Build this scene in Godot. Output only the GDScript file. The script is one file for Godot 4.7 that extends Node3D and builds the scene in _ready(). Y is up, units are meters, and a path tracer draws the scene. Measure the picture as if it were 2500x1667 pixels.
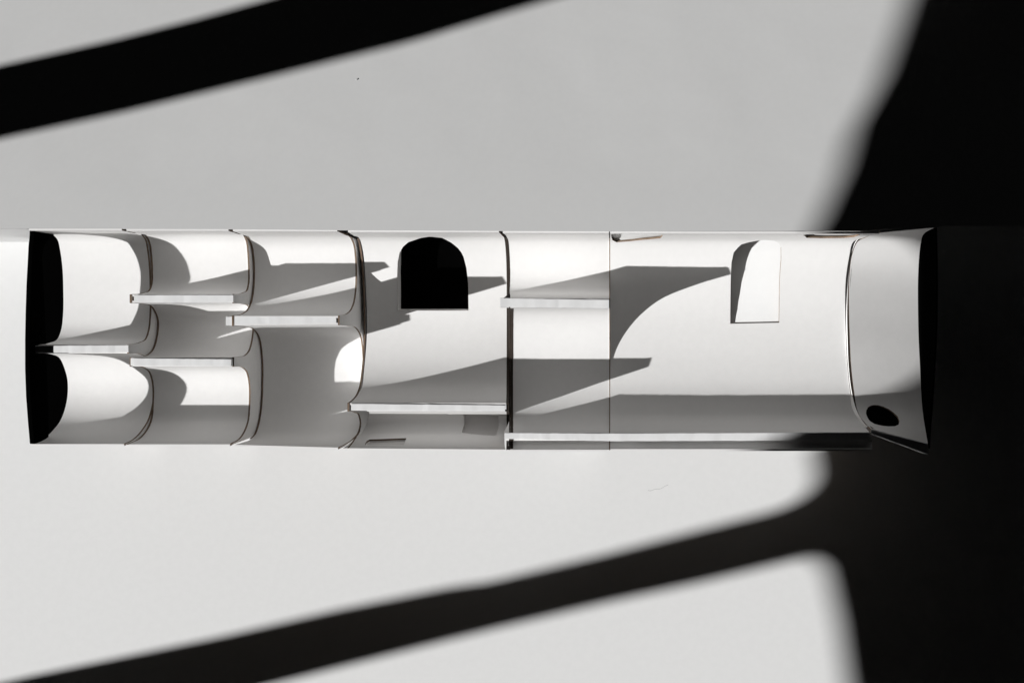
extends Node3D
# A white card model of a tube-shaped building, cut open lengthwise, lit by hard sun through a window.
# All measures in millimetres: x along the model, y across it, d = depth under the model's rim.

const RIM := 93.7          # height of the rim over the table
var model: Node3D
var mats := {}
var noise := FastNoiseLite.new()

var rooms := {  # the two end curves of every curved wall: across, along the picture's height, depth under the rim, in mm
	"1u": [[Vector3(-333.30, -76.50, 0.00), Vector3(-333.30, -76.94, 19.80), Vector3(-333.30, -77.15, 35.64), Vector3(-333.30, -74.05, 42.24), Vector3(-333.30, -67.06, 45.87), Vector3(-333.30, -56.09, 49.17), Vector3(-333.30, -38.13, 50.82), Vector3(-333.30, -20.35, 50.49), Vector3(-333.30, -9.33, 47.85), Vector3(-333.30, -2.23, 42.24), Vector3(-333.30, 0.94, 29.70), Vector3(-333.30, 2.43, 9.24)],
		[Vector3(-269.10, -76.50, 0.00), Vector3(-269.10, -76.94, 19.80), Vector3(-269.10, -77.15, 35.64), Vector3(-269.10, -74.05, 42.24), Vector3(-269.10, -67.06, 45.87), Vector3(-269.10, -56.09, 49.17), Vector3(-269.10, -38.13, 50.82), Vector3(-269.10, -20.35, 50.49), Vector3(-269.10, -9.33, 47.85), Vector3(-269.10, -2.23, 42.24), Vector3(-269.10, 0.94, 29.70), Vector3(-269.10, 2.43, 9.24)]],
	"1l": [[Vector3(-333.30, 8.21, 9.24), Vector3(-333.30, 9.29, 33.00), Vector3(-333.30, 12.18, 44.88), Vector3(-333.30, 20.09, 52.80), Vector3(-333.30, 28.70, 57.42), Vector3(-333.30, 39.48, 57.75), Vector3(-333.30, 49.64, 53.79), Vector3(-333.30, 57.54, 47.19), Vector3(-333.30, 63.65, 36.63), Vector3(-333.30, 69.46, 19.14), Vector3(-333.30, 71.07, 3.96)],
		[Vector3(-269.10, 8.21, 9.24), Vector3(-269.10, 9.29, 33.00), Vector3(-269.10, 12.18, 44.88), Vector3(-269.10, 20.09, 52.80), Vector3(-269.10, 28.70, 57.42), Vector3(-269.10, 39.48, 57.75), Vector3(-269.10, 49.64, 53.79), Vector3(-269.10, 57.54, 47.19), Vector3(-269.10, 63.65, 36.63), Vector3(-269.10, 69.46, 19.14), Vector3(-269.10, 71.07, 3.96)]],
	"2u": [[Vector3(-265.95, -76.20, 0.00), Vector3(-265.95, -76.69, 23.10), Vector3(-265.95, -76.49, 38.28), Vector3(-265.95, -72.95, 43.89), Vector3(-265.95, -64.00, 47.52), Vector3(-265.95, -52.87, 49.17), Vector3(-265.95, -43.15, 48.51), Vector3(-265.95, -38.13, 44.88), Vector3(-265.95, -34.97, 33.00), Vector3(-265.95, -32.70, 9.24)],
		[Vector3(-195.60, -76.20, 0.00), Vector3(-195.60, -76.69, 23.10), Vector3(-195.60, -76.49, 38.28), Vector3(-195.60, -72.95, 43.89), Vector3(-195.60, -64.00, 47.52), Vector3(-195.60, -52.87, 49.17), Vector3(-195.60, -43.15, 48.51), Vector3(-195.60, -38.13, 44.88), Vector3(-195.60, -34.97, 33.00), Vector3(-195.60, -32.70, 9.24)]],
	"2m": [[Vector3(-265.95, -27.07, 9.24), Vector3(-265.95, -27.41, 33.00), Vector3(-265.95, -25.78, 48.84), Vector3(-265.95, -16.06, 61.05), Vector3(-265.95, -2.29, 58.41), Vector3(-265.95, 6.14, 50.82), Vector3(-265.95, 10.18, 39.60), Vector3(-265.95, 11.08, 26.40), Vector3(-265.95, 11.26, 9.24)],
		[Vector3(-195.60, -27.07, 9.24), Vector3(-195.60, -27.41, 33.00), Vector3(-195.60, -25.78, 48.84), Vector3(-195.60, -16.06, 61.05), Vector3(-195.60, -2.29, 58.41), Vector3(-195.60, 6.14, 50.82), Vector3(-195.60, 10.18, 39.60), Vector3(-195.60, 11.08, 26.40), Vector3(-195.60, 11.26, 9.24)]],
	"2l": [[Vector3(-265.95, 17.34, 9.24), Vector3(-265.95, 18.74, 33.00), Vector3(-265.95, 23.07, 44.88), Vector3(-265.95, 31.33, 50.49), Vector3(-265.95, 47.17, 50.82), Vector3(-265.95, 58.21, 47.52), Vector3(-265.95, 63.98, 40.26), Vector3(-265.95, 68.84, 28.38), Vector3(-265.95, 71.22, 3.96)],
		[Vector3(-195.60, 17.34, 9.24), Vector3(-195.60, 18.74, 33.00), Vector3(-195.60, 23.07, 44.88), Vector3(-195.60, 31.33, 50.49), Vector3(-195.60, 47.17, 50.82), Vector3(-195.60, 58.21, 47.52), Vector3(-195.60, 63.98, 40.26), Vector3(-195.60, 68.84, 28.38), Vector3(-195.60, 71.22, 3.96)]],
	"3u": [[Vector3(-192.45, -75.90, 0.00), Vector3(-192.45, -76.07, 23.10), Vector3(-192.45, -75.51, 40.92), Vector3(-192.45, -69.85, 51.48), Vector3(-192.45, -58.92, 56.10), Vector3(-192.45, -43.64, 56.43), Vector3(-192.45, -30.34, 50.16), Vector3(-192.45, -23.55, 40.26), Vector3(-192.45, -20.01, 27.72), Vector3(-192.45, -17.60, 1.98)],
		[Vector3(-120.60, -75.90, 0.00), Vector3(-119.28, -76.07, 23.10), Vector3(-118.27, -75.51, 40.92), Vector3(-117.67, -69.85, 51.48), Vector3(-117.40, -58.92, 56.10), Vector3(-117.38, -43.64, 56.43), Vector3(-117.74, -30.34, 50.16), Vector3(-118.31, -23.55, 40.26), Vector3(-119.02, -20.01, 27.72), Vector3(-120.49, -17.60, 1.98)]],
	"3l": [[Vector3(-192.45, -10.98, 1.98), Vector3(-192.45, -10.71, 33.00), Vector3(-192.45, -9.11, 56.10), Vector3(-192.45, -2.99, 71.28), Vector3(-192.45, 15.15, 80.52), Vector3(-192.45, 34.00, 80.52), Vector3(-192.45, 55.48, 75.24), Vector3(-192.45, 68.59, 62.04), Vector3(-192.45, 71.90, 46.20), Vector3(-192.45, 72.04, 23.10), Vector3(-192.45, 71.53, 3.96)],
		[Vector3(-120.49, -11.58, 1.98), Vector3(-118.72, -11.34, 33.00), Vector3(-117.29, -9.79, 58.08), Vector3(-116.39, -3.00, 73.92), Vector3(-115.90, 15.19, 82.50), Vector3(-115.94, 34.06, 81.84), Vector3(-116.09, 54.77, 79.20), Vector3(-116.84, 67.98, 66.00), Vector3(-117.97, 71.90, 46.20), Vector3(-119.28, 73.28, 23.10), Vector3(-120.45, 73.34, 2.64)]],
	"4u": [[Vector3(-113.10, -75.30, 0.00), Vector3(-113.02, -75.45, 23.10), Vector3(-111.61, -74.51, 43.56), Vector3(-110.96, -66.19, 53.79), Vector3(-110.86, -48.03, 63.69), Vector3(-110.57, -27.81, 68.31), Vector3(-110.39, -13.92, 69.30), Vector3(-110.77, 5.28, 66.33), Vector3(-111.18, 21.58, 59.40), Vector3(-111.04, 32.60, 50.16), Vector3(-111.94, 38.37, 37.62), Vector3(-112.59, 41.45, 20.46), Vector3(-112.27, 42.70, 3.96)],
		[Vector3(-9.05, -75.30, 0.00), Vector3(-7.13, -75.45, 23.10), Vector3(-5.42, -74.51, 43.56), Vector3(-4.57, -66.19, 53.79), Vector3(-4.05, -48.03, 63.69), Vector3(-4.05, -27.81, 68.31), Vector3(-4.05, -13.92, 69.30), Vector3(-4.05, 5.28, 66.33), Vector3(-4.05, 21.58, 59.40), Vector3(-4.05, 32.60, 50.16), Vector3(-4.05, 38.37, 37.62), Vector3(-4.05, 41.45, 20.46), Vector3(-4.05, 42.70, 3.96)]],
	"4l": [[Vector3(-100.80, 48.29, 3.96), Vector3(-102.98, 51.10, 29.70), Vector3(-105.77, 54.89, 46.20), Vector3(-108.02, 60.80, 51.48), Vector3(-110.10, 66.13, 46.20), Vector3(-111.09, 68.80, 34.32), Vector3(-114.81, 72.03, 17.16), Vector3(-117.17, 73.79, 2.64)],
		[Vector3(-4.83, 48.29, 3.96), Vector3(-3.13, 51.10, 29.70), Vector3(-1.93, 54.89, 46.20), Vector3(-2.59, 60.80, 51.48), Vector3(-4.82, 66.13, 46.20), Vector3(-5.37, 68.80, 34.32), Vector3(-5.23, 72.95, 17.16), Vector3(-4.52, 74.70, 2.64)]],
	"5u": [[Vector3(-6.35, -74.70, 0.00), Vector3(-3.60, -75.28, 33.00), Vector3(-2.56, -73.12, 45.54), Vector3(-1.73, -63.09, 55.44), Vector3(-1.40, -47.74, 59.40), Vector3(-1.73, -39.02, 55.44), Vector3(-1.35, -34.06, 40.26), Vector3(-1.35, -31.70, 23.76), Vector3(-1.35, -29.85, 6.60)],
		[Vector3(66.90, -74.70, 0.00), Vector3(70.33, -75.28, 33.00), Vector3(71.64, -73.12, 45.54), Vector3(72.67, -63.09, 55.44), Vector3(73.08, -47.74, 59.40), Vector3(72.67, -39.02, 55.44), Vector3(71.09, -34.06, 40.26), Vector3(69.37, -31.70, 23.76), Vector3(67.59, -29.85, 6.60)]],
	"5m": [[Vector3(-2.12, -23.79, 6.60), Vector3(-1.86, -23.62, 23.76), Vector3(-0.96, -19.83, 43.56), Vector3(0.00, -12.64, 52.80), Vector3(0.88, 3.28, 60.72), Vector3(0.88, 21.63, 61.05), Vector3(0.33, 37.43, 56.10), Vector3(-0.64, 53.11, 43.89), Vector3(-3.14, 59.99, 31.02), Vector3(-4.63, 62.42, 19.80), Vector3(-5.16, 63.60, 7.92)],
		[Vector3(67.59, -23.79, 6.60), Vector3(69.37, -23.62, 23.76), Vector3(71.43, -19.83, 43.56), Vector3(72.39, -12.64, 52.80), Vector3(73.21, 3.28, 60.72), Vector3(73.25, 21.63, 61.05), Vector3(72.73, 37.43, 56.10), Vector3(71.46, 53.11, 43.89), Vector3(70.13, 59.99, 31.02), Vector3(68.96, 62.42, 19.80), Vector3(67.72, 63.60, 7.92)]],
	"5l": [[Vector3(-3.95, 69.14, 8.58), Vector3(-3.67, 70.26, 13.53), Vector3(-3.06, 71.71, 14.19), Vector3(-3.05, 73.87, 11.55), Vector3(-3.61, 74.77, 1.98)],
		[Vector3(67.79, 69.14, 8.58), Vector3(68.31, 70.26, 13.53), Vector3(68.38, 71.71, 14.19), Vector3(68.10, 73.87, 11.55), Vector3(67.11, 74.77, 1.98)]],
	"6": [[Vector3(67.65, -74.40, 0.00), Vector3(71.08, -74.97, 33.00), Vector3(72.32, -73.05, 44.88), Vector3(73.28, -62.97, 54.12), Vector3(73.86, -47.11, 59.73), Vector3(74.41, -23.07, 65.01), Vector3(74.38, -1.32, 64.68), Vector3(74.07, 18.37, 61.71), Vector3(73.35, 38.34, 54.78), Vector3(72.39, 49.39, 45.54), Vector3(71.77, 54.38, 39.60), Vector3(70.19, 60.35, 24.42), Vector3(68.47, 63.60, 7.92)],
		[Vector3(253.20, -74.40, 0.00), Vector3(254.52, -74.97, 33.00), Vector3(251.19, -73.05, 44.88), Vector3(251.56, -62.97, 54.12), Vector3(251.09, -47.11, 59.73), Vector3(252.44, -23.07, 65.01), Vector3(252.98, -1.32, 64.68), Vector3(252.93, 18.37, 61.71), Vector3(252.64, 38.34, 54.78), Vector3(251.11, 49.39, 45.54), Vector3(251.86, 54.38, 39.60), Vector3(251.99, 60.35, 24.42), Vector3(249.86, 63.60, 7.92)]],
	"6l": [[Vector3(68.54, 68.83, 8.58), Vector3(69.06, 69.96, 13.53), Vector3(69.13, 71.40, 14.19), Vector3(68.85, 73.57, 11.55), Vector3(67.86, 74.32, 1.98)],
		[Vector3(251.63, 68.83, 8.58), Vector3(253.49, 69.96, 13.53), Vector3(253.74, 71.40, 14.19), Vector3(252.75, 73.57, 11.55), Vector3(249.15, 74.32, 1.98)]],
	"7": [[Vector3(254.40, -75.00, 0.00), Vector3(256.41, -75.28, 33.00), Vector3(254.40, -73.05, 44.88), Vector3(253.98, -63.09, 55.44), Vector3(254.05, -47.17, 60.72), Vector3(254.94, -23.03, 63.69), Vector3(255.24, -1.31, 62.70), Vector3(255.41, 18.34, 60.39), Vector3(255.22, 38.27, 53.46), Vector3(254.08, 49.34, 44.88), Vector3(253.60, 53.96, 38.28), Vector3(253.97, 58.97, 26.40), Vector3(252.26, 61.39, 11.88)],
		[Vector3(291.30, -78.45, 0.00), Vector3(296.57, -77.12, 29.70), Vector3(302.06, -74.47, 46.20), Vector3(307.48, -63.73, 62.70), Vector3(310.86, -47.95, 72.60), Vector3(312.12, -23.40, 75.57), Vector3(311.64, -1.33, 73.26), Vector3(310.38, 18.53, 67.98), Vector3(307.14, 38.52, 58.08), Vector3(304.00, 49.62, 48.84), Vector3(300.58, 57.45, 38.28), Vector3(295.31, 65.45, 22.44), Vector3(290.24, 71.35, 7.92)]],
}
var cuts := {  # outlines of the openings on their wall, as fractions of its length and of its girth
	"4u": [Vector2(0.2159, 0.4425), Vector2(0.2237, 0.3360), Vector2(0.2343, 0.2830), Vector2(0.2527, 0.2529), Vector2(0.2849, 0.2155), Vector2(0.3308, 0.1839), Vector2(0.4010, 0.1583), Vector2(0.4961, 0.1292), Vector2(0.5721, 0.1500), Vector2(0.6288, 0.1897), Vector2(0.6688, 0.2241), Vector2(0.6999, 0.2644), Vector2(0.7175, 0.3032), Vector2(0.7263, 0.3495), Vector2(0.7270, 0.4425)],
	"6": [Vector2(0.5105, 0.4538), Vector2(0.5123, 0.3671), Vector2(0.5102, 0.2717), Vector2(0.5153, 0.2279), Vector2(0.5422, 0.1838), Vector2(0.5949, 0.1542), Vector2(0.6270, 0.1375), Vector2(0.6700, 0.1500), Vector2(0.6965, 0.1740), Vector2(0.7101, 0.2010), Vector2(0.7179, 0.2667), Vector2(0.7211, 0.3671), Vector2(0.7185, 0.4508)],
	"4la": [Vector2(0.6736, 0.2607), Vector2(0.9202, 0.2786), Vector2(0.9421, 0.5317), Vector2(0.9439, 0.6667), Vector2(0.9241, 0.6905), Vector2(0.8511, 0.6726), Vector2(0.7003, 0.5952)],
	"4lb": [Vector2(0.1093, 0.8970), Vector2(0.0893, 0.8109), Vector2(0.0946, 0.7722), Vector2(0.3335, 0.7462), Vector2(0.3453, 0.8149), Vector2(0.3573, 0.8900), Vector2(0.2204, 0.8745)],
	"6ha": [Vector2(0.0032, 0.0417), Vector2(0.0073, 0.0150), Vector2(0.0171, 0.0083), Vector2(0.1113, 0.0075), Vector2(0.1685, 0.0100), Vector2(0.1933, 0.0250), Vector2(0.2024, 0.0542), Vector2(0.1993, 0.0958), Vector2(0.1549, 0.1250), Vector2(0.0860, 0.1542), Vector2(0.0256, 0.1679), Vector2(0.0094, 0.1417)],
	"6hb": [Vector2(0.7396, 0.0500), Vector2(0.7413, 0.0250), Vector2(0.8136, 0.0133), Vector2(0.8931, 0.0100), Vector2(0.9300, 0.0167), Vector2(0.9550, 0.0417), Vector2(0.9563, 0.0750), Vector2(0.9264, 0.0875), Vector2(0.8431, 0.0942), Vector2(0.7750, 0.0833)],
	"7": [Vector2(0.1176, 0.7982), Vector2(0.1398, 0.7643), Vector2(0.1691, 0.7431), Vector2(0.2128, 0.7338), Vector2(0.2675, 0.7292), Vector2(0.3332, 0.7303), Vector2(0.4095, 0.7384), Vector2(0.4836, 0.7539), Vector2(0.5523, 0.7840), Vector2(0.6008, 0.8163), Vector2(0.6092, 0.8505), Vector2(0.5743, 0.8784), Vector2(0.4958, 0.8965), Vector2(0.3873, 0.9058), Vector2(0.2686, 0.9094), Vector2(0.1615, 0.9024), Vector2(0.1123, 0.8777), Vector2(0.1135, 0.8405)],
}
var lights := {  # outlines of the three panes of the window: across, depth under the rim, in mm
	"top": [Vector2(41.6, -352.4), Vector2(43.0, -390.8), Vector2(41.3, -428.6), Vector2(41.9, -463.5), Vector2(40.4, -487.5), Vector2(37.4, -509.8), Vector2(33.7, -528.9), Vector2(9.1, -509.0), Vector2(-116.2, -264.2)],
	"mid": [Vector2(102.8, -374.7), Vector2(104.3, -423.7), Vector2(105.1, -461.5), Vector2(107.5, -496.1), Vector2(107.7, -540.8), Vector2(106.7, -586.6), Vector2(99.7, -624.3), Vector2(96.7, -648.9), Vector2(99.1, -710.1), Vector2(102.9, -763.1), Vector2(141.1, -773.0), Vector2(177.2, -781.6), Vector2(240.3, -793.6), Vector2(273.5, -796.3), Vector2(303.8, -803.2), Vector2(333.7, -807.2), Vector2(357.5, -808.1), Vector2(382.5, -802.1), Vector2(422.5, -799.1), Vector2(457.5, -802.1), Vector2(470.5, -796.1), Vector2(478.5, -773.1), Vector2(507.0, -728.5), Vector2(525.0, -730.4), Vector2(532.7, -730.0), Vector2(538.9, -727.3), Vector2(543.4, -722.6), Vector2(545.9, -714.2), Vector2(544.1, -677.8), Vector2(542.5, -638.7), Vector2(538.7, -589.7), Vector2(534.2, -573.0), Vector2(527.0, -524.0), Vector2(522.5, -475.1), Vector2(511.1, -391.9), Vector2(505.5, -320.7), Vector2(495.6, -207.8), Vector2(341.9, -94.9), Vector2(102.0, -94.9)],
	"low": [Vector2(557.5, -301.9), Vector2(570.7, -491.7), Vector2(575.3, -573.0), Vector2(576.4, -589.7), Vector2(580.6, -638.7), Vector2(585.5, -677.8), Vector2(588.5, -715.1), Vector2(589.2, -724.5), Vector2(591.9, -728.5), Vector2(597.8, -732.6), Vector2(606.7, -735.3), Vector2(648.3, -740.1), Vector2(694.5, -743.5), Vector2(744.7, -747.9), Vector2(782.0, -753.7), Vector2(836.6, -659.6), Vector2(824.7, -301.9)],
}

func w(x: float, y: float, d: float) -> Vector3:
	return Vector3(x, RIM - d, y) * 0.001

func white(c: Color, rough: float, grain: float, seed_: int) -> StandardMaterial3D:
	var m := StandardMaterial3D.new()
	m.albedo_color = c.linear_to_srgb()
	m.roughness = rough
	m.metallic_specular = 0.35
	if grain > 0.0:
		var n := FastNoiseLite.new()
		n.seed = seed_
		n.frequency = 0.02
		n.fractal_octaves = 5
		n.fractal_gain = 0.65
		var t := NoiseTexture2D.new()
		t.width = 1024
		t.height = 1024
		t.seamless = true
		t.noise = n
		var g := Gradient.new()
		g.set_color(0, Color(1.0 - grain, 1.0 - grain, 1.0 - grain))
		g.set_color(1, Color(1, 1, 1))
		t.color_ramp = g
		m.albedo_texture = t
		m.uv1_triplanar = true
		m.uv1_world_triplanar = true
		m.uv1_scale = Vector3(6, 6, 6)
	return m

func tri(st: SurfaceTool, a: Vector3, b: Vector3, c: Vector3, na: Vector3, nb: Vector3, nc: Vector3) -> void:
	if (b - a).cross(c - a).dot(na + nb + nc) > 0.0:
		var t := b; b = c; c = t
		t = nb; nb = nc; nc = t
	st.set_normal(na); st.add_vertex(a)
	st.set_normal(nb); st.add_vertex(b)
	st.set_normal(nc); st.add_vertex(c)

func quad(st: SurfaceTool, a: Vector3, b: Vector3, c: Vector3, d: Vector3, towards: Vector3) -> void:
	var n := (c - a).cross(d - b).normalized()
	if n.dot(towards) < 0.0:
		n = -n
	tri(st, a, b, c, n, n, n)
	tri(st, a, c, d, n, n, n)

func begin() -> SurfaceTool:
	var st := SurfaceTool.new()
	st.begin(Mesh.PRIMITIVE_TRIANGLES)
	return st

func put(called: String, surfaces: Array, parent: Node) -> MeshInstance3D:
	var mesh := ArrayMesh.new()
	for s in surfaces:
		(s[0] as SurfaceTool).commit(mesh)
	for i in surfaces.size():
		mesh.surface_set_material(i, surfaces[i][1])
	var o := MeshInstance3D.new()
	o.name = called
	o.mesh = mesh
	parent.add_child(o, true)
	return o

# a smooth curve through the given points
func smooth(c: Array, per: int) -> PackedVector3Array:
	var out := PackedVector3Array()
	var n := c.size()
	for i in n - 1:
		var a: Vector3 = c[i]
		var b: Vector3 = c[i + 1]
		var p: Vector3 = c[i - 1] if i > 0 else a * 2.0 - b
		var q: Vector3 = c[i + 2] if i + 2 < n else b * 2.0 - a
		var tb := a.distance_to(b)
		var tp := -p.distance_to(a)
		var tq := tb + b.distance_to(q)
		for k in per:
			out.append(a.cubic_interpolate_in_time(b, p, q, float(k) / per, tb, tp, tq))
	out.append(c[n - 1])
	return out

# point of a curved wall at (u, v) and the way out of the room there
func surf(l: PackedVector3Array, r: PackedVector3Array, u: float, v: float) -> Vector3:
	var f := clampf(v, 0.0, 1.0) * (l.size() - 1)
	var i := mini(int(f), l.size() - 2)
	var p := l[i].lerp(l[i + 1], f - i).lerp(r[i].lerp(r[i + 1], f - i), u)
	var amp := 0.07 * sin(PI * clampf(u, 0, 1)) * sin(PI * clampf(v, 0, 1))
	return p + Vector3(0, 0, amp * noise.get_noise_2d(p.x * 0.25, p.y * 0.6) * 2.0)

func pt(p: Vector3) -> Vector3:
	return w(p.x, p.y, p.z)

func inward(l: PackedVector3Array, r: PackedVector3Array, u: float, v: float) -> Vector3:
	var e := 0.5 / (l.size() - 1)
	var tv := pt(surf(l, r, u, minf(v + e, 1))) - pt(surf(l, r, u, maxf(v - e, 0)))
	var tu := pt(surf(l, r, minf(u + 0.02, 1), v)) - pt(surf(l, r, maxf(u - 0.02, 0), v))
	return tv.cross(tu).normalized()

const PER := 5
const NU := 16
const CARD := 1.3
const BEND := -100.0   # marks the board that bends towards the rim

# one bent sheet of card with its openings cut out; openings: [key, depth of the reveal, depth at the head, panel material, panel name]
func curved_wall(key: String, openings: Array = []) -> MeshInstance3D:
	var l := smooth(rooms[key][0], PER)
	var r := smooth(rooms[key][1], PER)
	var nv := l.size() - 1
	var holes := []
	for o in openings:
		var poly := PackedVector2Array(cuts[o[0]])
		# round the outline a little by adding points
		var fine := PackedVector2Array()
		for i in poly.size():
			var a := poly[i]
			var b := poly[(i + 1) % poly.size()]
			for k in 6:
				fine.append(a.lerp(b, k / 6.0))
		holes.append(fine)
	var inner := begin()
	var raw := begin()
	var back := begin()
	var at := func(u: float, v: float) -> Vector3: return pt(surf(l, r, u, v))
	var nr := func(u: float, v: float) -> Vector3: return inward(l, r, u, v)
	for i in NU:
		for j in nv:
			var c := PackedVector2Array([Vector2(i, j), Vector2(i + 1, j), Vector2(i + 1, j + 1), Vector2(i, j + 1)])
			for k in 4:
				c[k] = c[k] / Vector2(NU, nv)
			var pieces := [c]
			for h in holes:
				var next := []
				for p in pieces:
					next.append_array(Geometry2D.clip_polygons(p, h))
				pieces = next
			for p in pieces:
				var idx := Geometry2D.triangulate_polygon(p)
				for t in range(0, idx.size(), 3):
					var a: Vector2 = p[idx[t]]
					var b: Vector2 = p[idx[t + 1]]
					var d: Vector2 = p[idx[t + 2]]
					var n1: Vector3 = nr.call(a.x, a.y)
					var n2: Vector3 = nr.call(b.x, b.y)
					var n3: Vector3 = nr.call(d.x, d.y)
					var p1: Vector3 = at.call(a.x, a.y)
					var p2: Vector3 = at.call(b.x, b.y)
					var p3: Vector3 = at.call(d.x, d.y)
					tri(inner, p1, p2, p3, n1, n2, n3)
					var th := CARD * 0.001
					tri(back, p1 - n1 * th, p2 - n2 * th, p3 - n3 * th, -n1, -n2, -n3)
	# the card's cut ends
	for j in nv:
		for side in 2:
			var a := Vector2(side, float(j) / nv)
			var b := Vector2(side, float(j + 1) / nv)
			edge(raw, at, nr, a, b, Vector3(side * 2 - 1, 0, 0))
	for i in NU:
		edge(inner, at, nr, Vector2(float(i) / NU, 0), Vector2(float(i + 1) / NU, 0), Vector3(0, 1, 0))
		edge(inner, at, nr, Vector2(float(i) / NU, 1), Vector2(float(i + 1) / NU, 1), Vector3(0, 1, 0))
	for h in holes:
		for k in h.size():
			edge(raw, at, nr, h[k], h[(k + 1) % h.size()], Vector3.ZERO)
	var wall := put("curved_wall", [[inner, mats.card], [raw, mats.raw], [back, mats.kraft]], model)
	for q in openings.size():
		panel(wall, openings[q], holes[q], at, nr)
	return wall

func edge(st: SurfaceTool, at: Callable, nr: Callable, a: Vector2, b: Vector2, towards: Vector3) -> void:
	var p1: Vector3 = at.call(a.x, a.y)
	var p2: Vector3 = at.call(b.x, b.y)
	var n1: Vector3 = nr.call(a.x, a.y) * CARD * 0.001
	var n2: Vector3 = nr.call(b.x, b.y) * CARD * 0.001
	quad(st, p1, p2, p2 - n2, p1 - n1, towards)

# the reveal of an opening and the sheet of card that closes it behind
func panel(wall: Node3D, o: Array, h: PackedVector2Array, at: Callable, nr: Callable) -> void:
	var lo := h[0]
	var hi := h[0]
	for p in h:
		lo = lo.min(p)
		hi = hi.max(p)
	var deep := func(v: float) -> float:
		return lerpf(o[2], o[1], clampf((v - lo.y) / (hi.y - lo.y), 0, 1)) * 0.001
	if o[5] > 0.0:   # the reveal, of card
		var st := begin()
		var mid := (lo + hi) / 2
		var c: Vector3 = at.call(mid.x, mid.y)
		for k in h.size():
			var a := h[k]
			var b := h[(k + 1) % h.size()]
			var p1: Vector3 = at.call(a.x, a.y)
			var p2: Vector3 = at.call(b.x, b.y)
			var n1: Vector3 = nr.call(a.x, a.y)
			var n2: Vector3 = nr.call(b.x, b.y)
			var f: float = o[5]
			var q1: Vector3 = p1.lerp(Vector3(c.x, p1.y, p1.z), 0.03) - n1 * deep.call(a.y) * f
			var q2: Vector3 = p2.lerp(Vector3(c.x, p2.y, p2.z), 0.03) - n2 * deep.call(b.y) * f
			quad(st, p1 - n1 * 0.0013, p2 - n2 * 0.0013, q2, q1, c - p1)
		put("reveal", [[st, mats.card]], wall)
	var m := hi - lo
	var st2 := begin()
	var n := 10
	for i in n:
		for j in n:
			var ps := []
			for q in [Vector2(i, j), Vector2(i + 1, j), Vector2(i + 1, j + 1), Vector2(i, j + 1)]:
				var uv: Vector2 = lo - m * Vector2(0.1, o[7]) + m * Vector2(1.2, 1.0 + o[7] + o[6]) * (q / n)
				uv = uv.clamp(Vector2.ZERO, Vector2.ONE)
				var nn: Vector3 = nr.call(uv.x, uv.y)
				ps.append([at.call(uv.x, uv.y) - nn * deep.call(uv.y), nn])
			tri(st2, ps[0][0], ps[1][0], ps[2][0], ps[0][1], ps[1][1], ps[2][1])
			tri(st2, ps[0][0], ps[2][0], ps[3][0], ps[0][1], ps[2][1], ps[3][1])
			var t := Vector3.ONE * 0.0008
			tri(st2, ps[0][0] - ps[0][1] * t, ps[1][0] - ps[1][1] * t, ps[2][0] - ps[2][1] * t, -ps[0][1], -ps[1][1], -ps[2][1])
			tri(st2, ps[0][0] - ps[0][1] * t, ps[2][0] - ps[2][1] * t, ps[3][0] - ps[3][1] * t, -ps[0][1], -ps[2][1], -ps[3][1])
	put(o[4], [[st2, o[3]]], wall)

# the (y, d) outline of a cross wall: everything below the rooms that meet it
func section(keys: Array, end: int) -> PackedVector2Array:
	var out := PackedVector2Array()
	for k in keys:
		for p in smooth(rooms[k][end], PER):
			out.append(Vector2(p.y, p.z))
	var last := out[out.size() - 1]
	var first := out[0]
	out.append(Vector2(last.y * 0 + last.x, 91.0))
	out.append(Vector2(first.x, 91.0))
	return out

func cross_section(a: Array, b: Array) -> PackedVector2Array:
	var best := PackedVector2Array()
	for p in Geometry2D.merge_polygons(section(a, 1), section(b, 0)):
		if not Geometry2D.is_polygon_clockwise(p) and p.size() > best.size():
			best = p
	return best

func area(p: PackedVector2Array) -> float:
	var s := 0.0
	for i in p.size():
		s += p[i].cross(p[(i + 1) % p.size()])
	return absf(s) / 2

func shift(lean: float, y: float, d: float) -> float:
	if lean == BEND:
		return -5.0 * maxf(0.0, 1.0 - d / 60.0) if y < -30.0 else 0.0
	return lean * d

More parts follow.
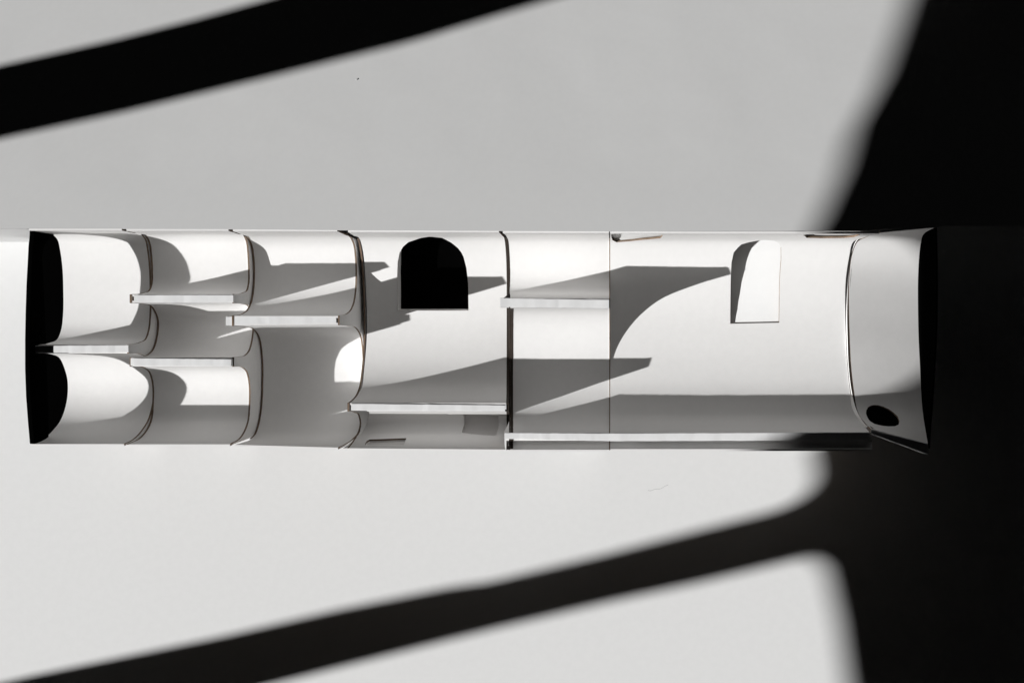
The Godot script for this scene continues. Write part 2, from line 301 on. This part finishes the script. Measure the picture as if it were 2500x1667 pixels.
# a board standing across the model, x0 to x1, leaning by lean mm per mm of depth
func board(called: String, poly: PackedVector2Array, x0: float, x1: float, lean: float, grow: float, face: Material, rim: Material) -> MeshInstance3D:
	var grown := Geometry2D.offset_polygon(poly, grow)
	var p: PackedVector2Array = grown[0]
	for g in grown:
		if area(g) > area(p):
			p = g
	var faces := begin()
	var edges := begin()
	var idx := Geometry2D.triangulate_polygon(p)
	for side in [[x0, -1], [x1, 1]]:
		var n := Vector3(side[1], 0, 0)
		for t in range(0, idx.size(), 3):
			var q := []
			for k in 3:
				var c := p[idx[t + k]]
				q.append(w(side[0] + shift(lean, c.x, c.y), c.x, c.y))
			tri(faces, q[0], q[1], q[2], n, n, n)
	var dir := -1.0 if Geometry2D.is_polygon_clockwise(p) else 1.0
	for i in p.size():
		var a := p[i]
		var b := p[(i + 1) % p.size()]
		var nn := (b - a).orthogonal() * dir
		var away := Vector3(0, -nn.y, nn.x)
		var j1 := 0.18 * noise.get_noise_2d(a.x * 9, a.y * 9 + x0)
		var j2 := 0.18 * noise.get_noise_2d(b.x * 9, b.y * 9 + x0)
		quad(edges, w(x0 + shift(lean, a.x, a.y), a.x, a.y), w(x0 + shift(lean, b.x, b.y), b.x, b.y), w(x1 + j2 + shift(lean, b.x, b.y), b.x, b.y), w(x1 + j1 + shift(lean, a.x, a.y), a.x, a.y), away)
	return put(called, [[faces, face], [edges, rim]], model)

# a floor of foam board: c = [x0, x1, y top left, y top right, y bottom left, y bottom right, front depth left, front depth right, back depth]
func floor_plate(c: Array, called := "floor_plate") -> MeshInstance3D:
	var st := begin()
	var n := 28
	var rows := []
	for i in n + 1:
		var f := float(i) / n
		var x := lerpf(c[0], c[1], f)
		var jt := 0.22 * noise.get_noise_2d(x * 2.3, c[2] * 7.0)
		var jb := 0.22 * noise.get_noise_2d(x * 2.3, c[2] * 7.0 + 90)
		var y0: float = lerpf(c[2], c[3], f) + jt
		var y1: float = lerpf(c[4], c[5], f) + jb
		var d0: float = lerpf(c[6], c[7], f) + 0.25 * noise.get_noise_2d(x * 1.4, c[2])
		var b := 0.28
		rows.append([w(x, y0, c[8]), w(x, y0, d0 + b), w(x, y0 + b, d0), w(x, y1 - b, d0), w(x, y1, d0 + b), w(x, y1, c[8])])
	var to := [Vector3(0, 0, -1), Vector3(0, 1, -1), Vector3(0, 1, 0), Vector3(0, 1, 1), Vector3(0, 0, 1)]
	for i in n:
		for k in 5:
			quad(st, rows[i][k], rows[i + 1][k], rows[i + 1][k + 1], rows[i][k + 1], to[k])
		quad(st, rows[i][5], rows[i + 1][5], rows[i + 1][0], rows[i][0], Vector3(0, -1, 0))
	var ends := begin()
	for e in [0, n]:
		var t := Vector3(-1 if e == 0 else 1, 0, 0)
		var r: Array = rows[e]
		var into := ends if e == 0 else st
		quad(into, r[0], r[1], r[4], r[5], t)
		quad(into, r[1], r[2], r[3], r[4], t)
	return put(called, [[st, mats.foam], [ends, mats.raw_light]], model)

# a bar with a bent upper and lower edge across the model: rows of [y, d top, d bottom]
func bar(called: String, x0: float, x1: float, rows: Array, m: Material) -> MeshInstance3D:
	var st := begin()
	for i in rows.size() - 1:
		var a: Array = rows[i]
		var b: Array = rows[i + 1]
		quad(st, w(x0, a[0], a[1]), w(x0, b[0], b[1]), w(x0, b[0], b[2]), w(x0, a[0], a[2]), Vector3.LEFT)
		quad(st, w(x1, a[0], a[1]), w(x1, b[0], b[1]), w(x1, b[0], b[2]), w(x1, a[0], a[2]), Vector3.RIGHT)
		quad(st, w(x0, a[0], a[1]), w(x0, b[0], b[1]), w(x1, b[0], b[1]), w(x1, a[0], a[1]), Vector3.UP)
		quad(st, w(x0, a[0], a[2]), w(x0, b[0], b[2]), w(x1, b[0], b[2]), w(x1, a[0], a[2]), Vector3.DOWN)
	for e in [rows[0], rows[rows.size() - 1]]:
		quad(st, w(x0, e[0], e[1]), w(x1, e[0], e[1]), w(x1, e[0], e[2]), w(x0, e[0], e[2]), Vector3(0, 0, e[0]))
	return put(called, [[st, m]], model)

func box(called: String, lo: Vector3, hi: Vector3, m: Material, parent: Node) -> MeshInstance3D:
	var st := begin()
	var c := (lo + hi) / 2
	for axis in 3:
		for s in 2:
			var q := []
			for k in [[0, 0], [1, 0], [1, 1], [0, 1]]:
				var v := Vector3.ZERO
				v[axis] = hi[axis] if s else lo[axis]
				v[(axis + 1) % 3] = hi[(axis + 1) % 3] if k[0] else lo[(axis + 1) % 3]
				v[(axis + 2) % 3] = hi[(axis + 2) % 3] if k[1] else lo[(axis + 2) % 3]
				q.append(v)
			quad(st, q[0], q[1], q[2], q[3], (q[0] + q[2]) / 2 - c)
	return put(called, [[st, m]], parent)

# the sheet of paper that leans on the model's long side and is folded down beyond its left end
const SLOPE := 23.0

func rim_y(x: float) -> float:
	var at := [[-335.0, -76.8], [-190.0, -76.2], [-110.0, -75.5], [0.0, -75.0], [70.0, -74.7], [240.0, -75.2], [293.0, -78.6], [420.0, -78.6]]
	for i in at.size() - 1:
		if x <= at[i + 1][0]:
			return lerpf(at[i][1], at[i + 1][1], clampf((x - at[i][0]) / (at[i + 1][0] - at[i][0]), 0, 1)) - 0.95
	return -79.5

func sheet_depth(x: float, y: float) -> float:
	var d := tan(deg_to_rad(SLOPE)) * (-77.0 - y) - 0.2
	return minf(d + 0.6 * noise.get_noise_2d(x * 0.06, y * 0.06) * smoothstep(-85.0, -130.0, y), 93.3)

func leaning_sheet() -> void:
	var st := begin()
	var thick := Vector3(0, -0.0004, 0)
	var nx := 130
	var ny := 60
	var g := []
	for i in nx + 1:
		var col := []
		var x := lerpf(-900.0, 1200.0, float(i) / nx)
		for j in ny + 1:
			var f := float(j) / ny
			var y := lerpf(-300.0, rim_y(x), 1.0 - pow(1.0 - f, 1.5))
			var e := 0.4
			var n := Vector3(sheet_depth(x + e, y) - sheet_depth(x - e, y), 2 * e, sheet_depth(x, y + e) - sheet_depth(x, y - e)).normalized()
			col.append([w(x, y, sheet_depth(x, y)), n])
		g.append(col)
	for i in nx:
		for j in ny:
			var a = g[i][j]; var b = g[i + 1][j]; var c = g[i + 1][j + 1]; var d = g[i][j + 1]
			tri(st, a[0], b[0], c[0], a[1], b[1], c[1])
			tri(st, a[0], c[0], d[0], a[1], c[1], d[1])
			tri(st, a[0] + thick, b[0] + thick, c[0] + thick, -a[1], -b[1], -c[1])
			tri(st, a[0] + thick, c[0] + thick, d[0] + thick, -a[1], -c[1], -d[1])
		var p: Vector3 = g[i][ny][0]
		var q: Vector3 = g[i + 1][ny][0]
		quad(st, p, q, q + thick, p + thick, Vector3(0, 0, 1))
	# the fold: steep, then easing onto the table
	var prof := []
	for k in 25:
		var f := k / 24.0
		prof.append(Vector2(-77.75 - 0.8 * f, lerpf(0.05, 93.2, 1.0 - pow(1.0 - f, 1.6))))
	for k in 24:
		var a: Vector2 = prof[k]
		var b: Vector2 = prof[k + 1]
		var na := fold_normal(prof, k)
		var nb := fold_normal(prof, k + 1)
		tri(st, w(-900, a.x, a.y), w(-335.2, a.x, a.y), w(-335.2, b.x, b.y), na, na, nb)
		tri(st, w(-900, a.x, a.y), w(-335.2, b.x, b.y), w(-900, b.x, b.y), na, nb, nb)
	var o := put("paper_sheet", [[st, mats.paper]], self)
	o.set_meta("kind", "structure")

func fold_normal(prof: Array, k: int) -> Vector3:
	var t: Vector2 = prof[mini(k + 1, prof.size() - 1)] - prof[maxi(k - 1, 0)]
	return Vector3(0, t.x, t.y).normalized()

# a crumb and a hair lying on the paper
func small_marks() -> void:
	var st := begin()
	var c := w(-115.0, -193.5, sheet_depth(-115.0, -193.5) - 0.05)
	for i in 7:
		var a := TAU * i / 7
		var b := TAU * (i + 1) / 7
		var p := c + Vector3(cos(a) * 1.1, -0.00015, sin(a) * 1.5) * Vector3(0.001, 1, 0.001)
		var q := c + Vector3(cos(b) * 1.1, -0.00015, sin(b) * 1.5) * Vector3(0.001, 1, 0.001)
		quad(st, c + Vector3(0, 0.00015, 0), p, q, q, Vector3.UP)
	var o := put("paper_crumb", [[st, mats.crumb]], self)
	o.set_meta("label", "tiny grey crumb on the white paper above the model's black doorway")
	o.set_meta("category", "crumb")
	var h := begin()
	for i in 14:
		var u := Vector2(lerpf(107.0, 123.0, i / 14.0), 117.0 - 4.2 * pow(i / 14.0, 2.0) + 0.4 * sin(i * 0.9))
		var v := Vector2(lerpf(107.0, 123.0, (i + 1) / 14.0), 117.0 - 4.2 * pow((i + 1) / 14.0, 2.0) + 0.4 * sin((i + 1) * 0.9))
		quad(h, w(u.x, u.y, 93.55), w(v.x, v.y, 93.55), w(v.x, v.y + 0.25, 93.65), w(u.x, u.y + 0.25, 93.65), Vector3.UP)
		quad(h, w(u.x, u.y, 93.55), w(v.x, v.y, 93.55), w(v.x, v.y - 0.15, 93.68), w(u.x, u.y - 0.15, 93.68), Vector3.UP)
	o = put("fibre", [[h, mats.fibre]], self)
	o.set_meta("label", "thin pale curved fibre lying on the paper below the model")
	o.set_meta("category", "fibre")

func window_wall() -> void:
	var c := CSGCombiner3D.new()
	c.name = "window_wall"
	var b := CSGBox3D.new()
	b.name = "wall_board"
	b.size = Vector3(0.003, 2.6, 6.0)
	b.position = Vector3(-1.26, 1.29, 0)
	b.material = mats.dark
	c.add_child(b)
	for k in lights:
		var p := CSGPolygon3D.new()
		p.name = "window_pane_opening"
		p.operation = CSGShape3D.OPERATION_SUBTRACTION
		var pts := PackedVector2Array()
		for q in lights[k]:
			pts.append(Vector2(q.x, RIM - q.y) * 0.001)
		p.polygon = pts
		p.depth = 0.2
		p.transform = Transform3D(Basis(Vector3(0, 0, 1), Vector3(0, 1, 0), Vector3(-1, 0, 0)), Vector3(-1.36, 0, 0))
		p.material = mats.dark
		c.add_child(p, true)
	add_child(c)
	c.set_meta("kind", "structure")

func _ready() -> void:
	var cam := Camera3D.new()
	cam.name = "camera"
	cam.position = Vector3(0, (RIM + 660.0) * 0.001, 0)
	cam.rotation_degrees = Vector3(-90, 0, 0)
	cam.fov = rad_to_deg(2.0 * atan(784.0 / 2200.0))
	cam.near = 0.01
	cam.far = 50.0
	add_child(cam)
	cam.current = true
	var env := Environment.new()
	env.background_mode = Environment.BG_COLOR
	env.background_color = Color(0.0022, 0.0022, 0.0022).linear_to_srgb()
	env.tonemap_mode = Environment.TONE_MAPPER_LINEAR
	env.tonemap_exposure = 1.14
	env.sdfgi_enabled = true
	env.ssao_enabled = true
	env.ssil_enabled = true
	var we := WorldEnvironment.new()
	we.name = "environment"
	we.environment = env
	add_child(we)
	var sun := DirectionalLight3D.new()
	sun.name = "sun"
	sun.light_energy = 1.6
	sun.light_color = Color(1.0, 0.998, 0.994)
	sun.light_angular_distance = 0.5
	sun.shadow_enabled = true
	add_child(sun)
	sun.look_at_from_position(Vector3.ZERO, Vector3(1.82, -1.0, -0.512), Vector3.UP)

	noise.seed = 7
	noise.frequency = 0.05
	mats.card = white(Color(0.85, 0.841, 0.832), 0.75, 0.02, 3)
	mats.bright = white(Color(0.93, 0.93, 0.925), 0.7, 0.01, 6)
	mats.card_grey = white(Color(0.68, 0.665, 0.655), 0.75, 0.012, 4)
	mats.foam = white(Color(0.84, 0.84, 0.84), 0.8, 0.03, 5)
	mats.paper = white(Color(0.825, 0.825, 0.822), 0.85, 0.015, 9)
	mats.raw = white(Color(0.27, 0.19, 0.135), 0.9, 0.3, 11)
	mats.kraft = white(Color(0.2, 0.155, 0.12), 0.9, 0.15, 14)
	mats.raw_light = white(Color(0.4, 0.34, 0.29), 0.9, 0.3, 12)
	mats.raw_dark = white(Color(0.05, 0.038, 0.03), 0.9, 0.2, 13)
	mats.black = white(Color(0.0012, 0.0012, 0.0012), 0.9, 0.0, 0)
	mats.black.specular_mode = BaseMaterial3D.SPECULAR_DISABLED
	mats.dark = white(Color(0.008, 0.008, 0.008), 0.9, 0.0, 0)

	mats.dark.specular_mode = BaseMaterial3D.SPECULAR_DISABLED
	mats.crumb = white(Color(0.5, 0.5, 0.5), 0.9, 0.0, 0)
	mats.fibre = white(Color(0.55, 0.55, 0.55), 0.9, 0.0, 0)
	# the setting
	var table := box("table_top", Vector3(-3, -0.03, -3), Vector3(3, 0, 3), mats.paper, self)
	table.set_meta("kind", "structure")
	leaning_sheet()
	window_wall()

	# the model
	model = Node3D.new()
	model.name = "card_building_model"
	model.set_meta("label", "white card model of a tube-shaped building, cut open lengthwise with rooms inside")
	model.set_meta("category", "architectural model")
	add_child(model)
	for k in ["1u", "1l", "2u", "2m", "2l", "3u", "3l", "5u", "5m", "5l", "6l"]:
		curved_wall(k)
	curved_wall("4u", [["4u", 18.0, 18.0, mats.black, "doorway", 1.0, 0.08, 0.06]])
	curved_wall("4l", [["4la", 2.4, 2.4, mats.card_grey, "window", 1.0, 0.06, 0.06], ["4lb", 2.4, 2.4, mats.card_grey, "window", 1.0, 0.02, 0.06]])
	curved_wall("6", [["6", 2.2, 13.0, mats.bright, "window", 0.0, 0.1, 0.06], ["6ha", 2.4, 2.4, mats.bright, "porthole", 0.0, 0.9, -0.2], ["6hb", 2.4, 2.4, mats.bright, "porthole", 0.0, 0.9, -0.2]])
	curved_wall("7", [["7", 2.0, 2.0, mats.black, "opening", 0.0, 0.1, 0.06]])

	floor_plate([-331.10, -266.45, 2.87, 2.42, 8.01, 7.55, 4.62, 4.62, 33.00])
	floor_plate([-262.52, -193.65, -32.32, -32.32, -27.04, -27.34, 4.62, 4.62, 33.00])
	floor_plate([-264.94, -195.16, 11.48, 12.24, 16.77, 17.22, 4.62, 4.62, 33.00])
	floor_plate([-197.99, -121.71, -17.30, -17.30, -11.13, -11.89, 1.98, 1.98, 33.00])
	floor_plate([-111.44, -4.82, 42.92, 43.98, 47.74, 48.19, 2.64, 2.64, 29.70])
	floor_plate([-8.16, 67.44, -30.24, -29.03, -24.04, -23.13, 5.28, 5.28, 23.76])
	floor_plate([-5.30, 68.48, 63.48, 63.93, 67.72, 69.39, 6.60, 6.60, 23.76])
	floor_plate([68.48, 249.67, 63.93, 63.18, 69.39, 68.78, 6.60, 6.60, 23.76])
	floor_plate([251.21, 289.67, 61.81, 71.20, 64.25, 78.78, 9.90, 6.60, 19.80])

	# boards across the model, each of two sheets of card
	board("cross_wall", section(["1u", "1l"], 1), -269.1, -267.8, 0, 0.3, mats.card, mats.raw)
	board("cross_wall", section(["2u", "2m", "2l"], 0), -267.3, -266.0, 0, 0.25, mats.card, mats.raw)
	board("cross_wall", section(["2u", "2m", "2l"], 1), -195.6, -194.3, 0, 0.3, mats.card, mats.raw)
	board("cross_wall", section(["3u", "3l"], 0), -193.8, -192.5, 0, 0.25, mats.card, mats.raw)
	board("cross_wall", section(["3u", "3l"], 1), -120.5, -119.3, 0.057, 0.25, mats.card, mats.raw)
	board("cross_wall", section(["4u", "4l"], 0), -114.3, -113.1, 0.02, 0.1, mats.card, mats.raw)
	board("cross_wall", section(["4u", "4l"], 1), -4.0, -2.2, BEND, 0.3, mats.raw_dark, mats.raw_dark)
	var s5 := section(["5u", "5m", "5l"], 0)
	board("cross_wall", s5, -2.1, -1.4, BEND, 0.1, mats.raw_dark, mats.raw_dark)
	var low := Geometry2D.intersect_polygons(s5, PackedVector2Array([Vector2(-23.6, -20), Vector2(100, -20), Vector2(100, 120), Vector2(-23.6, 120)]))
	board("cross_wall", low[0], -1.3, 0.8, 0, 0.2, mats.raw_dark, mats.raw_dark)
	board("cross_wall", section(["5u", "5m", "5l"], 1), 66.9, 67.6, 0.104, 0.25, mats.card, mats.raw)
	board("cross_wall", section(["7"], 0), 253.5, 255.2, 0, -0.2, mats.card, mats.raw_dark)

	# the open left end: a black beam along the rim, a black sill and cheek outside the openings
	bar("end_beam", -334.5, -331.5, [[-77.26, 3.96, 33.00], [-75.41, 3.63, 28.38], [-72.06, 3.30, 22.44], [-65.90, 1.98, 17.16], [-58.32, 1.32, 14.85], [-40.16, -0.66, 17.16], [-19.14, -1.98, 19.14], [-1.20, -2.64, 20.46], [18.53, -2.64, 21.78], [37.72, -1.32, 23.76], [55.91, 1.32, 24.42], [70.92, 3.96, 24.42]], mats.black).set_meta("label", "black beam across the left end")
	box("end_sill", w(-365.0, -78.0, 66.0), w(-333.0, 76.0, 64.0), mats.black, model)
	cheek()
	end_panel()
	small_marks()


# a black card beside the left openings, cut slanting
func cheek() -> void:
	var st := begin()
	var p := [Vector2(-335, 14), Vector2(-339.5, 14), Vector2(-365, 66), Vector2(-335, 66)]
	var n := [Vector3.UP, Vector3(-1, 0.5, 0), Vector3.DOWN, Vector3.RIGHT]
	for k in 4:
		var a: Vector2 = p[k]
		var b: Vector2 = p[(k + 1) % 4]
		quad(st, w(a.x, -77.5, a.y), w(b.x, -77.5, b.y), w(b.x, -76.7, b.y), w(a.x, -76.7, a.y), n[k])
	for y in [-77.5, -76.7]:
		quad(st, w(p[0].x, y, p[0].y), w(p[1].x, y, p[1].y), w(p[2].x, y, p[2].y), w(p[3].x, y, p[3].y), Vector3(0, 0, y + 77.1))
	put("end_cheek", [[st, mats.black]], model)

# the black card that closes the right end, bent between the rim and the last wall
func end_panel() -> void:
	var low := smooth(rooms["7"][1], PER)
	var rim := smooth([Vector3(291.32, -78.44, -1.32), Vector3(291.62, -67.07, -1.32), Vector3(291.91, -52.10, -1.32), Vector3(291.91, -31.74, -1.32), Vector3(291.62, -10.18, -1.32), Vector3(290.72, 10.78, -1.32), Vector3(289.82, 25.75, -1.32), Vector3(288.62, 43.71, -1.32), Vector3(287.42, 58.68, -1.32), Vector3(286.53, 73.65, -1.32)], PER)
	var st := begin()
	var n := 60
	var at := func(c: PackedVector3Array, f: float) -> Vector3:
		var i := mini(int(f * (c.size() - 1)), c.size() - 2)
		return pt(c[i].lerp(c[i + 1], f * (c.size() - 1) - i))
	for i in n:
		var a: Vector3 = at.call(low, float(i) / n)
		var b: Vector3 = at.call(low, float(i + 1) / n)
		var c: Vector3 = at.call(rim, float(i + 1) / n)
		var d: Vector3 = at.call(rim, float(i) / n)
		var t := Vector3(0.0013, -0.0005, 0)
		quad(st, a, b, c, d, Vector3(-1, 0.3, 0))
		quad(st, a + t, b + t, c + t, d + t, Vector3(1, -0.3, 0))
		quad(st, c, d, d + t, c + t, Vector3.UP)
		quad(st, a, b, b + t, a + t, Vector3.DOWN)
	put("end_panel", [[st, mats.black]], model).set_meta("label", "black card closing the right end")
